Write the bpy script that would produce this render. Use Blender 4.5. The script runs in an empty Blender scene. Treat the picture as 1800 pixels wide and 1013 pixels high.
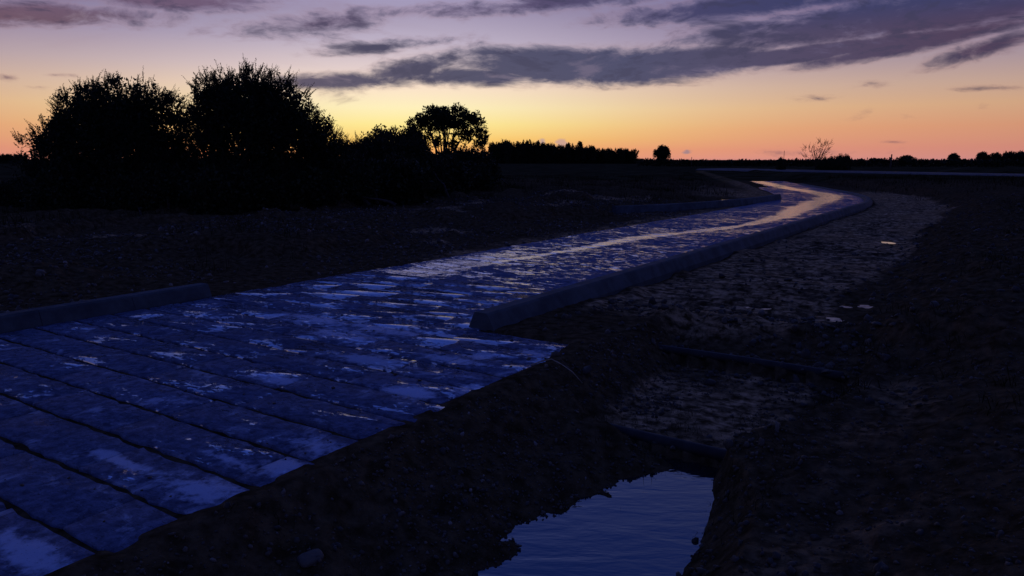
import bpy, math
import numpy as np

sc = bpy.context.scene
COL = sc.collection
R = math.radians

# ------------------------------------------------------------------ camera
cam_d = bpy.data.cameras.new('camera')
cam = bpy.data.objects.new('camera', cam_d)
COL.objects.link(cam)
cam_d.sensor_width = 36.0
cam_d.lens = 36.0 * 1310.0 / 1800.0
cam_d.clip_start = 0.05
cam_d.clip_end = 12000.0
cam.location = (0, 0, 1.7)
cam.rotation_euler = (R(90 - 9.77), 0, 0)
sc.camera = cam

sc.view_settings.view_transform = 'Standard'
sc.view_settings.look = 'None'
sc.view_settings.exposure = 0.0
sc.view_settings.gamma = 1.0
sc.view_settings.use_curve_mapping = False
sc.cycles.use_denoising = True
sc.cycles.max_bounces = 4
sc.cycles.diffuse_bounces = 2
sc.cycles.glossy_bounces = 2
sc.cycles.transmission_bounces = 2


# ------------------------------------------------------------------ node helper
class NT:
    def __init__(s, tree):
        s.t = tree
        s.n = tree.nodes
        s.l = tree.links

    def new(s, typ, **kw):
        n = s.n.new(typ)
        for k, v in kw.items():
            setattr(n, k, v)
        return n

    def put(s, sock, v):
        if isinstance(v, bpy.types.NodeSocket):
            s.l.new(v, sock)
        elif v is not None:
            sock.default_value = v

    def m(s, op, a, b=None, c=None, clamp=False):
        n = s.new('ShaderNodeMath', operation=op, use_clamp=clamp)
        s.put(n.inputs[0], a)
        if b is not None:
            s.put(n.inputs[1], b)
        if c is not None:
            s.put(n.inputs[2], c)
        return n.outputs[0]

    def vm(s, op, a, b=None):
        n = s.new('ShaderNodeVectorMath', operation=op)
        s.put(n.inputs[0], a)
        if b is not None:
            s.put(n.inputs[1], b)
        return n.outputs['Value'] if op in ('LENGTH', 'DOT_PRODUCT') else n.outputs[0]

    def mr(s, v, a, b, c=0.0, d=1.0, smooth=True):
        n = s.new('ShaderNodeMapRange', interpolation_type='SMOOTHSTEP' if smooth else 'LINEAR')
        s.put(n.inputs['Value'], v)
        for k, x in (('From Min', a), ('From Max', b), ('To Min', c), ('To Max', d)):
            s.put(n.inputs[k], x)
        return n.outputs[0]

    def mix(s, f, a, b):
        n = s.new('ShaderNodeMix', data_type='RGBA')
        s.put(n.inputs[0], f)
        s.put(n.inputs[6], a)
        s.put(n.inputs[7], b)
        return n.outputs[2]

    def noise(s, vec, scale, detail=4.0, rough=0.55, dist=0.0, lac=2.0):
        n = s.new('ShaderNodeTexNoise')
        s.put(n.inputs['Vector'], vec)
        n.inputs['Scale'].default_value = scale
        n.inputs['Detail'].default_value = detail
        n.inputs['Roughness'].default_value = rough
        n.inputs['Lacunarity'].default_value = lac
        n.inputs['Distortion'].default_value = dist
        return n.outputs[0]

    def mapping(s, vec, loc=(0, 0, 0), rot=(0, 0, 0), scale=(1, 1, 1), typ='POINT'):
        n = s.new('ShaderNodeMapping', vector_type=typ)
        s.put(n.inputs['Vector'], vec)
        n.inputs['Location'].default_value = loc
        n.inputs['Rotation'].default_value = rot
        n.inputs['Scale'].default_value = scale
        return n.outputs[0]

    def ramp(s, f, stops, interp='LINEAR'):
        n = s.new('ShaderNodeValToRGB')
        s.put(n.inputs[0], f)
        cr = n.color_ramp
        cr.interpolation = interp
        while len(cr.elements) < len(stops):
            cr.elements.new(0.5)
        for e, (p, c) in zip(cr.elements, stops):
            e.position = p
            e.color = (*c, 1)
        return n.outputs[0]

    def comb(s, x, y, z=0.0):
        n = s.new('ShaderNodeCombineXYZ')
        s.put(n.inputs[0], x)
        s.put(n.inputs[1], y)
        s.put(n.inputs[2], z)
        return n.outputs[0]


def lin(r, g, b):
    f = lambda v: (v / 255 / 12.92) if v / 255 <= 0.04045 else ((v / 255 + 0.055) / 1.055) ** 2.4
    return (f(r), f(g), f(b))


# ------------------------------------------------------------------ sky (after sunset, glow on the horizon)
world = bpy.data.worlds.new('World')
sc.world = world
world.use_nodes = True
W = NT(world.node_tree)
W.n.clear()
tc = W.new('ShaderNodeTexCoord')
DIR = tc.outputs['Generated']
sep = W.new('ShaderNodeSeparateXYZ')
W.l.new(DIR, sep.inputs[0])
DEG = 180 / math.pi
az = W.m('MULTIPLY', W.m('ARCTAN2', sep.outputs[0], sep.outputs[1]), DEG)
el = W.m('MULTIPLY', W.m('ARCSINE', sep.outputs[2]), DEG)
tpos = W.m('POWER', W.m('DIVIDE', W.m('MAXIMUM', el, 0.0), 90.0), 0.5)
P = lambda e: math.sqrt(e / 90)
HIGH = [(P(20), (.120, .175, .620)), (P(33), (.030, .070, .420)), (P(60), (.036, .056, .255)), (P(90), (.030, .047, .215))]
ramp_sun = W.ramp(tpos, [(0, lin(240, 150, 110)), (P(.7), lin(248, 174, 100)), (P(1.5), lin(253, 208, 112)), (P(2.6), lin(255, 234, 150)),
                         (P(3.8), lin(255, 240, 188)), (P(5.2), lin(252, 228, 202)), (P(6.6), lin(228, 208, 206)), (P(8.5), lin(190, 178, 198)),
                         (P(10.5), lin(164, 152, 180)), (P(13), (.37, .36, .60))] + HIGH)
ramp_side = W.ramp(tpos, [(0, lin(216, 144, 140)), (P(.8), lin(224, 146, 124)), (P(2.2), lin(228, 160, 120)), (P(3.6), lin(224, 176, 134)),
                          (P(5.0), lin(206, 172, 152)), (P(6.6), lin(178, 156, 162)), (P(8.5), lin(148, 132, 160)), (P(10.5), lin(118, 108, 146)),
                          (P(13), (.16, .15, .30))] + [(P(20), (.11, .135, .36))] + HIGH[1:])
ramp_back = W.ramp(tpos, [(0, lin(66, 66, 98)), (P(2), lin(74, 72, 106)), (P(5), lin(92, 82, 118)), (P(9), lin(88, 86, 130)),
                          (P(20), (.06, .08, .28))] + HIGH[1:])
daz = W.m('ADD', az, 8.0)
glow = W.m('EXPONENT', W.m('MULTIPLY', W.m('POWER', W.m('ABSOLUTE', W.m('DIVIDE', daz, 18.5)), 2.0), -1.0))
backf = W.mr(W.m('ABSOLUTE', daz), 14.0, 120.0)
base = W.mix(glow, ramp_side, ramp_sun)
base = W.mix(backf, base, ramp_back)

# faint high cirrus all around
n_cir = W.noise(W.mapping(DIR, rot=(0, R(5), 0), scale=(1, 1, 5.0)), 3.2, 6, .6, .6)
cir = W.mr(n_cir, .50, .74, 0.0, 0.22)
cir_lim = W.m('MULTIPLY', W.mr(el, 5.0, 9.0), W.mr(el, 24.0, 13.0))
cir = W.m('MULTIPLY', cir, cir_lim)

# shaped clouds: (px x, px y, half width, half height, slope, strength, softness, noise amount)
warp = W.new('ShaderNodeTexNoise')
W.l.new(W.mapping(DIR, scale=(1, 1, 2.5)), warp.inputs['Vector'])
warp.inputs['Scale'].default_value = 7.0
warp.inputs['Detail'].default_value = 3.0
wv = W.vm('ADD', DIR, W.vm('MULTIPLY', W.vm('SUBTRACT', warp.outputs['Color'], (.5, .5, .5)), (.10, .10, .035)))
n_big = W.m('SUBTRACT', W.noise(W.mapping(wv, rot=(0, R(6), 0), scale=(1, 1, 3.0)), 11.0, 9, .64), .5)
n_fine = W.m('SUBTRACT', W.noise(W.mapping(wv, rot=(0, R(5), 0), scale=(1, 1, 3.2)), 38.0, 5, .6), .5)
n_all = W.m('ADD', W.m('MULTIPLY', n_big, 1.75), W.m('MULTIPLY', n_fine, .75))
AE = W.comb(az, el)
PITCH = R(9.77)


def px_ae(x, y):
    v = np.array([x - 900.0, 1310 * math.cos(PITCH) - (y - 506.5) * math.sin(PITCH), -(1310 * math.sin(PITCH) + (y - 506.5) * math.cos(PITCH))])
    v /= np.linalg.norm(v)
    return math.degrees(math.atan2(v[0], v[1])), math.degrees(math.asin(v[2]))


CLOUDS = [
    (590, 143, 150, 19, -.02, 1.2, .75, 1.2), (720, 122, 150, 25, -.28, .95, .9, 2.0), (850, 134, 170, 20, .0, 1.15, .9, 1.8),
    (1000, 115, 220, 38, .0, 1.55, .7, 1.5), (1150, 116, 250, 32, -.03, 1.7, .6, 1.1), (1390, 98, 340, 17, -.09, 1.6, .8, .9),
    (1580, 82, 260, 18, -.16, 1.2, .9, 1.0), (1735, 84, 115, 19, -.24, .8, .9, .9), (860, 92, 120, 14, -.05, .75, 1.2, 2.0),
    (680, 82, 150, 14, -.12, .65, 1.3, 2.2), (560, 42, 150, 28, -.12, .62, 1.4, 2.2), (1640, 18, 480, 48, -.09, 1.3, 1.0, .8),
    (1330, 8, 300, 26, -.06, 1.15, 1.2, 1.2), (1000, 2, 340, 20, -.07, .85, 1.4, 1.4), (1330, 46, 230, 16, -.18, .75, 1.3, 1.6),
    (80, 26, 220, 24, -.06, 1.1, 1.1, 1.3), (300, 0, 230, 20, -.03, 1.0, 1.2, 1.2), (10, 44, 70, 10, -.05, .55, 1.2, 1.2),
    (14, 136, 34, 9, .0, .62, 1.2, 1.6), (98, 132, 44, 5, -.05, .5, 1.2, 1.4), (70, 153, 22, 4, .0, .4, 1.2, 1.4),
    (1440, 173, 34, 5, -.04, .35, 1.2, 1.6), (1520, 151, 46, 6, -.03, .32, 1.2, 1.6), (1755, 155, 80, 5, .02, .35, 1.3, 1.2),
    (1510, 202, 26, 8, -.3, .28, 1.3, 2.0), (1600, 206, 40, 6, .1, .22, 1.3, 2.0), (1730, 188, 16, 7, .0, .25, 1.3, 1.8),
    (1570, 250, 22, 3, .0, .28, 1.2, 1.3), (1180, 150, 60, 3, .03, .4, 1.2, 1.0), (1440, 268, 90, 6, .0, .25, 1.4, 1.6),
]
cov = None
for (x, y, rx, ry, sl, st, so, na) in CLOUDS:
    a0, e0 = px_ae(x, y)
    a1, _ = px_ae(x + 20, y)
    _, e1 = px_ae(x, y - 20)
    mp = W.mapping(AE, (a0, e0, 0), (0, 0, math.atan(-sl)), (1.36 * rx * (a1 - a0) / 20, 1.40 * ry * (e1 - e0) / 20, 1), 'TEXTURE')
    ln = W.vm('LENGTH', mp)
    d = W.m('MULTIPLY_ADD', ln, -1.25 * st, st * 1.15)
    cov = d if cov is None else W.m('MAXIMUM', cov, d)
cov = W.m('MAXIMUM', cov, -1.2)
dens = W.mr(W.m('ADD', cov, n_all), .05, .92, 0.0, .97)
c_main = W.ramp(W.mr(az, -34, 34, 0, 1, False), [(0, lin(112, 84, 98)), (.30, lin(86, 80, 102)), (.45, lin(76, 76, 102)), (.62, lin(74, 76, 106)), (.8, lin(78, 70, 98)), (1, lin(78, 60, 84))])
c_high = W.mix(W.mr(az, -30, 25), lin(112, 90, 116) + (1,), lin(58, 62, 102) + (1,))
ccol = W.mix(W.mr(el, 8.0, 10.5), c_main, c_high)
ccol = W.mix(W.mr(n_big, -.02, -.16, 0, .45), ccol, W.mix(W.mr(az, -20, 30), lin(150, 132, 146) + (1,), lin(102, 96, 130) + (1,)))
ccol = W.mix(W.mr(W.m('ADD', n_fine, n_big), .0, .2, 0, .5), ccol, lin(58, 58, 84) + (1,))
ccol = W.mix(W.mr(dens, .55, .10, 0, .35), ccol, lin(196, 140, 132) + (1,))
sky = W.mix(W.m('MAXIMUM', cir, dens), base, ccol)
# small pale heads of cumulus far off over the horizon
for (x, y, rx, ry, c) in ((953, 250, 8, 9, (176, 152, 160)), (988, 252, 10, 9, (196, 158, 152)), (1207, 266, 9, 6, (150, 128, 138)), (970, 257, 9, 4, (190, 150, 140))):
    a0, e0 = px_ae(x, y)
    mp = W.mapping(AE, (a0, e0, 0), (0, 0, 0), (rx * .0436, ry * .0436, 1), 'TEXTURE')
    v = W.m('SUBTRACT', W.vm('LENGTH', mp), W.m('MULTIPLY', n_fine, 3.2))
    sky = W.mix(W.mr(v, 1.15, .3, 0, .8), sky, lin(*c) + (1,))
bg = W.new('ShaderNodeBackground')
W.l.new(sky, bg.inputs['Color'])
bg.inputs['Strength'].default_value = 1.0
wo = W.new('ShaderNodeOutputWorld')
W.l.new(bg.outputs[0], wo.inputs['Surface'])
world.cycles.sampling_method = 'NONE'


# ------------------------------------------------------------------ numpy noise
def smooth(a, b, x):
    t = np.clip((x - a) / (b - a), 0, 1)
    return t * t * (3 - 2 * t)


def vnoise(x, y, seed=0):
    xi = np.floor(x).astype(np.int64)
    yi = np.floor(y).astype(np.int64)
    fx = x - xi
    fy = y - yi
    fx = fx * fx * fx * (fx * (fx * 6 - 15) + 10)
    fy = fy * fy * fy * (fy * (fy * 6 - 15) + 10)

    def h(i, j):
        n = (i * 374761393 + j * 668265263 + seed * 974634777) & 0xFFFFFFFF
        n = ((n ^ (n >> 13)) * 1274126177) & 0xFFFFFFFF
        n = (n ^ (n >> 16)) & 0xFFFFFF
        return n / float(0xFFFFFF) * 2 - 1
    a = h(xi, yi)
    b = h(xi + 1, yi)
    c = h(xi, yi + 1)
    d = h(xi + 1, yi + 1)
    return (a + (b - a) * fx) * (1 - fy) + (c + (d - c) * fx) * fy


def fbm(x, y, sc_, oct_=4, seed=0, gain=.5):
    v = 0
    amp = 1.0
    tot = 0
    ca, sa = .8, .6
    X, Y = x * sc_, y * sc_
    for i in range(oct_):
        v = v + amp * vnoise(X, Y, seed + i * 17)
        tot += amp
        amp *= gain
        X, Y = (X * ca - Y * sa) * 2.03 + 7.1, (X * sa + Y * ca) * 2.03 + 3.7
    return v / tot


# ------------------------------------------------------------------ the road's frame
HEAD = R(33.5)
TS, TC = math.sin(HEAD), math.cos(HEAD)
UC = -6.35                                # centre line offset
S_BEND, R_BEND, TURN = 28.0, 38.0, R(22)


def su2xy(s, u):
    return s * TS + u * TC, s * TC - u * TS


def centre(p):
    """centre line point and heading at arc length p (vectorised)"""
    p = np.asarray(p, float)
    x0, y0 = su2xy(S_BEND, UC)
    L = R_BEND * TURN
    a = np.clip((p - S_BEND) / R_BEND, 0, TURN)
    cx, cy = x0 - R_BEND * TC, y0 + R_BEND * TS
    hd = HEAD - a
    xa, ya = cx + R_BEND * np.cos(hd), cy - R_BEND * np.sin(hd)
    e1 = np.minimum(p - S_BEND, 0)
    e2 = np.maximum(p - S_BEND - L, 0)
    return xa + np.sin(hd) * (e1 + e2), ya + np.cos(hd) * (e1 + e2), hd


def road_xy(p, q):
    x, y, hd = centre(p)
    return x + q * np.cos(hd), y - q * np.sin(hd)


PS = np.arange(24, 100, .3)
PCX, PCY, PHD = centre(PS)


def pq(x, y):
    p = x * TS + y * TC
    q = x * TC - y * TS - UC
    far = (p > 26) & (np.hypot(x - 14, y - 42) < 75)
    idx = np.nonzero(far.ravel())[0]
    pf, qf = p.ravel().copy(), q.ravel().copy()
    xr, yr = x.ravel(), y.ravel()
    for k in range(0, len(idx), 20000):
        ii = idx[k:k + 20000]
        d2 = (xr[ii, None] - PCX) ** 2 + (yr[ii, None] - PCY) ** 2
        j = np.argmin(d2, 1)
        dx, dy = xr[ii] - PCX[j], yr[ii] - PCY[j]
        h = PHD[j]
        pf[ii] = PS[j] + dx * np.sin(h) + dy * np.cos(h)
        qf[ii] = dx * np.cos(h) - dy * np.sin(h)
    return pf.reshape(x.shape), qf.reshape(x.shape)


# puddles in the mud: (x, y, half along, half across, rotation)
MUD_PUDDLES = [(3.01, 8.88, .14, .08, .3), (3.62, 8.22, .08, .08, 0), (4.37, 8.92, .14, .10, -.3), (4.29, 8.41, .09, .11, .2), (8.14, 16.09, .10, .16, 0), (4.10, 8.95, .06, .05, 0)]
TRACK_PUDDLES = [(11.32, 71.4, .55, 1.0, 0), (12.5, 66.5, .35, .8, 0), (13.2, 63.4, .42, 1.5, 0), (14.44, 60.05, .32, 1.0, 0), (14.6, 55.7, .42, 1.5, -.1),
                 (9.6, 33.5, .5, .5, .4)]
PUD_Z = -.075


def height(x, y):
    p, q = pq(x, y)
    r = np.hypot(x, y)
    nL = fbm(x, y, .12, 3, 1)
    nM = fbm(x, y, .9, 4, 2)
    nS = fbm(x, y, 4.5, 3, 3)
    nT = fbm(x, y, 15., 2, 4)
    nearw = 1 - smooth(40, 120, r)
    rough = (.06 * nM + .035 * nS + .012 * nT)
    # left verge, rising gently to the hedge
    zl = -.05 + .22 * smooth(-2.3, -9, q) + .06 * nL + rough * (.35 + .95 * smooth(-1.9, -4.5, q))
    zl += .26 * smooth(.05, .55, fbm(x, y, .5, 4, 8)) * smooth(-3.2, -5, q) * (1 - smooth(-13, -17, q))
    # right: rutted strip, then the spoil bank
    rut = np.sin(2 * math.pi * p / .34 + 2.6 * fbm(x, y, .7, 2, 11) + .5 * q) * smooth(-.45, .3, fbm(x, y, .8, 2, 12))
    edge = 5.0 - .5 * smooth(9, 20, p) + .35 * fbm(x, y, .45, 3, 9)
    strip = -.075 + .030 * nM + .016 * nS + .045 * rut * smooth(2.5, 3.2, q) + .006 * nT + .07 * smooth(.0, .55, fbm(x, y, 1.3, 3, 14)) * (1 - smooth(2.2, 2.75, q))
    bank = .30 * smooth(edge - .1, edge + 1.5, q) + .22 * smooth(edge + .5, edge + 4, q)
    lump = smooth(edge - .2, edge + .6, q)
    zr = strip * (1 - lump) + (bank + rough * 1.7 - .03) * lump
    # trench beside the near slabs
    tw = 1 - smooth(7.1, 8.3, p + .25 * fbm(x, y, 1.1, 2, 21))
    F = np.where(p < 4.90, -.56, np.where(p < 6.93, -.375 + .035 * (p - 4.9), -.20))
    F = F + .03 * nM + .014 * nS + .006 * nT
    sl = .425 + .25 * smooth(4.75, 5.1, p) + .06 * fbm(x, y, .8, 2, 22)
    left = .010 + .025 * nS - np.maximum(q - 3.31 - .03 * nM, 0) * (sl + .08 * smooth(3.9, 2.9, p)) + rough * 1.1 * smooth(3.15, 3.6, q)
    rwall = 4.86 - .10 * smooth(4.4, 5.0, p) + .22 * smooth(5.2, 6.6, p) + .10 * smooth(4.2, 3.2, p)
    right = -.62 + (q - rwall - .07 * nM) * (1.0 + 1.6 * np.exp(-((p - 4.75) / .35) ** 2)) + rough * .9
    shelf = -.13 + .28 * smooth(5.6, 6.8, q) + rough * 1.2
    right = np.minimum(right, shelf)
    zt = np.maximum(np.maximum(F, np.minimum(left, .035)), right)
    zr2 = zr + (.20 + .1 * nM) * np.exp(-((p - 7.75) / .45) ** 2) * smooth(2.9, 3.4, q) * (1 - smooth(4.6, 5.4, q)) + .10 * nS * np.exp(-((p - 7.7) / .5) ** 2) * smooth(2.9, 3.4, q)
    zR = zr2 * (1 - tw) + zt * tw
    # soil creeping over the end of the slabs
    zslab = -.016 + .006 * nS + .004 * nT
    redge = np.where(p < 6.0, 3.17, 2.1) + .03 * nM + .04 * nS - np.where(p < 6.0, .2 * smooth(5.2, 6.0, p + .3 * nM) * (.5 + nM), 0)
    under = smooth(-2.12, -1.95, q + .05 * nS) * (1 - smooth(redge - .06, redge + .03, q))
    z = np.where(q < 0, zl, zR)
    lowroad = np.where(p > 8.2, -.055, zslab)
    z = z * (1 - under) + lowroad * under
    # beyond the bend the mud closes over the left half of the road
    z = np.where((q > -2.6) & (q < -.3), z + .11 * smooth(46, 54, p) * smooth(-2.6, -2.0, q) * (1 - smooth(-1.2, -.5, q + .3 * nM)), z)
    # the open fields
    zf = .12 * fbm(x, y, .02, 3, 31) + .04 * nM
    w = np.maximum(smooth(30, 75, r) * (1 - nearw * .5), smooth(60, 110, r))
    w = w * smooth(3.5, 9, np.abs(q))
    z = z * (1 - w) + zf * w
    z = z - .10 * smooth(150, 400, r)
    for (a, b, la, lc, ro) in MUD_PUDDLES + TRACK_PUDDLES:
        dx, dy = x - a, y - b
        e = np.hypot((dx * math.cos(ro) + dy * math.sin(ro)) / la, (-dx * math.sin(ro) + dy * math.cos(ro)) / lc)
        e = e + .25 * nS + .2 * nM
        k = 1 - smooth(.75, 1.3, e)
        k2 = 1 - smooth(1.3, 2.4, e)
        z = z * (1 - k2) + np.clip(z, PUD_Z - .02, PUD_Z + .05) * k2
        z = z * (1 - k) + (PUD_Z - .018) * k
    return z


# ------------------------------------------------------------------ mesh helpers
def mk_mesh(name, V, Fq=None, Ft=None, smooth_=False):
    me = bpy.data.meshes.new(name)
    V = np.asarray(V, np.float32)
    nq = 0 if Fq is None else len(Fq)
    nt = 0 if Ft is None else len(Ft)
    me.vertices.add(len(V))
    me.vertices.foreach_set('co', V.ravel())
    loops = []
    starts = []
    if nq:
        loops.append(np.asarray(Fq, np.int32).ravel())
        starts.append(np.arange(nq, dtype=np.int32) * 4)
    if nt:
        loops.append(np.asarray(Ft, np.int32).ravel())
        starts.append(nq * 4 + np.arange(nt, dtype=np.int32) * 3)
    loops = np.concatenate(loops)
    starts = np.concatenate(starts)
    me.loops.add(len(loops))
    me.loops.foreach_set('vertex_index', loops)
    me.polygons.add(nq + nt)
    me.polygons.foreach_set('loop_start', starts)
    if smooth_:
        me.polygons.foreach_set('use_smooth', np.ones(nq + nt, bool))
    me.update(calc_edges=True)
    me.validate()
    return me


def ob(name, data, mat=None, parent=None, loc=None):
    o = bpy.data.objects.new(name, data)
    COL.objects.link(o)
    if mat is not None and data is not None:
        data.materials.clear()
        data.materials.append(mat)
    if parent is not None:
        o.parent = parent
    if loc is not None:
        o.location = loc
    return o


def tag(o, label=None, cat=None, group=None, kind=None):
    if label:
        o['label'] = label
    if cat:
        o['category'] = cat
    if group:
        o['group'] = group
    if kind:
        o['kind'] = kind
    return o


def attr(me, name, vals):
    a = me.attributes.new(name, 'FLOAT', 'POINT')
    a.data.foreach_set('value', np.asarray(vals, np.float32))


# ------------------------------------------------------------------ materials
def new_mat(name):
    m = bpy.data.materials.new(name)
    m.use_nodes = True
    t = NT(m.node_tree)
    bs = m.node_tree.nodes['Principled BSDF']
    geo = t.new('ShaderNodeNewGeometry')
    return m, t, bs, geo.outputs['Position']


def add_bump(t, bs, h, strength, dist):
    b = t.new('ShaderNodeBump')
    b.inputs['Strength'].default_value = strength
    b.inputs['Distance'].default_value = dist
    t.put(b.inputs['Height'], h)
    t.l.new(b.outputs[0], bs.inputs['Normal'])
    return b


def get_attr(t, name):
    n = t.new('ShaderNodeAttribute')
    n.attribute_name = name
    return n.outputs['Fac']


def mat_soil():
    m, t, bs, pos = new_mat('soil')
    n1 = t.noise(pos, 1.3, 6, .6)
    n2 = t.noise(pos, 9.0, 6, .65)
    n3 = t.noise(pos, 60.0, 4, .6)
    mud = get_attr(t, 'mud')
    fld = get_attr(t, 'field')
    dark = t.mix(t.mr(n2, .3, .72), (.024, .0165, .0085, 1), (.092, .064, .034, 1))
    dark = t.mix(t.mr(n3, .60, .76, 0, .6), dark, (.105, .082, .060, 1))
    pale = t.mix(t.mr(n2, .35, .68), (.036, .024, .011, 1), (.400, .262, .140, 1))
    c = t.mix(t.mr(t.m('ADD', mud, t.m('MULTIPLY', t.m('SUBTRACT', n1, .5), .5)), .3, .7), dark, pale)
    st = t.noise(t.mapping(t.mapping(pos, rot=(0, 0, HEAD)), scale=(.7, 3.6, 1)), 2.6, 5, .62, .5)
    c = t.mix(t.m('MULTIPLY', t.mr(st, .46, .58), t.m('MULTIPLY', mud, .78)), c, (.014, .010, .0065, 1))
    grass = t.mix(t.mr(t.noise(pos, .25, 5, .6), .35, .65), (.014, .014, .007, 1), (.050, .044, .022, 1))
    c = t.mix(fld, c, grass)
    t.put(bs.inputs['Base Color'], c)
    t.put(bs.inputs['Roughness'], t.mr(n1, .3, .7, .95, .62))
    t.put(bs.inputs['Specular IOR Level'], t.mr(mud, .2, 1, .0, .02, False))
    h = t.m('ADD', t.m('MULTIPLY', n2, .7), t.m('MULTIPLY', n3, .3))
    add_bump(t, bs, h, .9, .045)
    return m


# sky sheen of wet film, painted as pale colour on the slabs, (u, s, half length along u, half along s)
SHEEN_PATCH = [(-3.40, 1.36, .40, .08), (-3.38, 2.15, .30, .13), (-3.58, 2.48, .30, .05), (-3.27, 2.58, .15, .10), (-3.29, 2.92, .20, .12), (-3.16, 4.33, .22, .12),
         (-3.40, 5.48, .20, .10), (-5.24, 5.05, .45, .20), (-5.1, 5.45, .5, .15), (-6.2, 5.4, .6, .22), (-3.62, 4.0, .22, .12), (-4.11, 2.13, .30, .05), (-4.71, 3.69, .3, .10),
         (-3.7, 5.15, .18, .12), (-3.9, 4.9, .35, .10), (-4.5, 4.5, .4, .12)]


def concrete_nodes(t, pos, wet_extra=None, patches=True):
    us = t.mapping(pos, rot=(0, 0, HEAD))           # x = across, y = along
    rnd = None
    if patches:
        oi = t.new('ShaderNodeObjectInfo')
        rnd = oi.outputs['Random']
        us0 = us
        us = t.vm('ADD', us, t.comb(t.m('MULTIPLY', rnd, 7.0), t.m('MULTIPLY', rnd, 13.0), 0.0))
    n1 = t.noise(us, 2.2, 6, .62, .3)
    n2 = t.noise(us, 13.0, 6, .65, .2)
    n3 = t.noise(us, 85.0, 4, .6)
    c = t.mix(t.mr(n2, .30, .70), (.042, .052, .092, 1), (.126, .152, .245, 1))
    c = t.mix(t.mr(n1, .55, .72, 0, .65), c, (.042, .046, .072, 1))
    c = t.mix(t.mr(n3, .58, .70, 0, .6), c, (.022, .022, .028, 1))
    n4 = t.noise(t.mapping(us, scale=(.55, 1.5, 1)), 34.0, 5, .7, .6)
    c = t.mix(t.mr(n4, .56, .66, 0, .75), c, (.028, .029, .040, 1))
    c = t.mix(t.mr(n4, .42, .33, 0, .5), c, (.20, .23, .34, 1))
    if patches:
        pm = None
        for (u, s, a, b) in SHEEN_PATCH:
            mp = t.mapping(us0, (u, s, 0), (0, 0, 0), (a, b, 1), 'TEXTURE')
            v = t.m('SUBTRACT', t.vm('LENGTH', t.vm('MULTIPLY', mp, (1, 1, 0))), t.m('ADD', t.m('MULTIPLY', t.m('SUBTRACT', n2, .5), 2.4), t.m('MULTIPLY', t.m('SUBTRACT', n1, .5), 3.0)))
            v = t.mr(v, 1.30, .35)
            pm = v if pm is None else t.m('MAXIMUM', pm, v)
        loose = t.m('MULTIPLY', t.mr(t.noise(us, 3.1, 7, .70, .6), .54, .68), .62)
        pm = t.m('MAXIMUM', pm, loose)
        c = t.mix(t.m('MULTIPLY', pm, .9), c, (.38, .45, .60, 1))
        c = t.mix(t.mr(n3, .60, .70, 0, .55), c, (.06, .06, .07, 1))
        c = t.mix(t.mr(rnd, 0, 1, .0, .25, False), c, (.030, .034, .050, 1))
    return us, n1, n2, n3, c


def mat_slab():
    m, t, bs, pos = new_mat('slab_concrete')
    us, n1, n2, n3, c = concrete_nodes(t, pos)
    sp = t.new('ShaderNodeSeparateXYZ')
    t.l.new(t.mapping(pos, rot=(0, 0, HEAD)), sp.inputs[0])
    # thin water lying in the hollows, more of it up the road
    up = t.mr(sp.outputs[1], 1.5, 6.5, -.05, .055, False)
    fl = t.m('ADD', t.m('MULTIPLY', t.noise(t.mapping(us, scale=(.8, 1.3, 1)), 1.9, 4, .6, .4), .5), t.m('MULTIPLY', t.noise(t.mapping(us, scale=(.7, 1.5, 1)), 15.0, 6, .74, .4), .5))
    fl = t.m('ADD', fl, up)
    film = t.mr(fl, .53, .58)
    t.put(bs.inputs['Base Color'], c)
    t.put(bs.inputs['Roughness'], t.mr(film, .05, .4, .7, .06, False))
    t.put(bs.inputs['IOR'], t.mr(film, .4, .9, 1.06, 5.0, False))
    h = t.m('ADD', t.m('MULTIPLY', n2, .75), t.m('MULTIPLY', n3, .15))
    h = t.m('MULTIPLY', t.m('SUBTRACT', h, .45), t.mr(fl, .44, .56, 1.0, .06, False))
    add_bump(t, bs, h, .8, .022)
    return m


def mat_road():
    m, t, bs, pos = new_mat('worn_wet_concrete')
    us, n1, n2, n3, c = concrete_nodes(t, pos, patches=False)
    wet = get_attr(t, 'wet')
    fn = t.m('ADD', t.m('MULTIPLY', t.noise(t.mapping(us, scale=(.8, 1.3, 1)), 1.4, 3, .6, .4), .3), t.m('MULTIPLY', t.noise(t.mapping(us, scale=(.5, 1.3, 1)), 11.0, 6, .72, .5), .7))
    fn = t.m('ADD', fn, t.m('MULTIPLY', wet, .27))
    film = t.mr(fn, .565, .605)
    t.put(bs.inputs['Base Color'], c)
    t.put(bs.inputs['Roughness'], t.mr(film, .05, .4, .75, .07, False))
    t.put(bs.inputs['IOR'], t.mr(film, .4, .9, 1.05, 8.0, False))
    h = t.m('ADD', t.m('MULTIPLY', n2, .7), t.m('MULTIPLY', n3, .2))
    h = t.m('MULTIPLY', t.m('SUBTRACT', h, .45), t.mr(fn, .46, .60, 1.0, .08, False))
    h = t.m('ADD', h, t.m('MULTIPLY', t.noise(us, 26.0, 2, .5), .22))
    add_bump(t, bs, h, .8, .03)
    return m


def mat_kerb():
    m, t, bs, pos = new_mat('kerb_concrete')
    n1 = t.noise(pos, 3.0, 6, .6)
    n2 = t.noise(pos, 30.0, 5, .65)
    c = t.mix(t.mr(n1, .3, .7), (.030, .038, .043, 1), (.062, .074, .082, 1))
    c = t.mix(t.mr(n2, .55, .72, 0, .5), c, (.035, .038, .04, 1))
    t.put(bs.inputs['Base Color'], c)
    bs.inputs['Roughness'].default_value = .85
    bs.inputs['Specular IOR Level'].default_value = .12
    add_bump(t, bs, n2, .6, .012)
    return m


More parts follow.
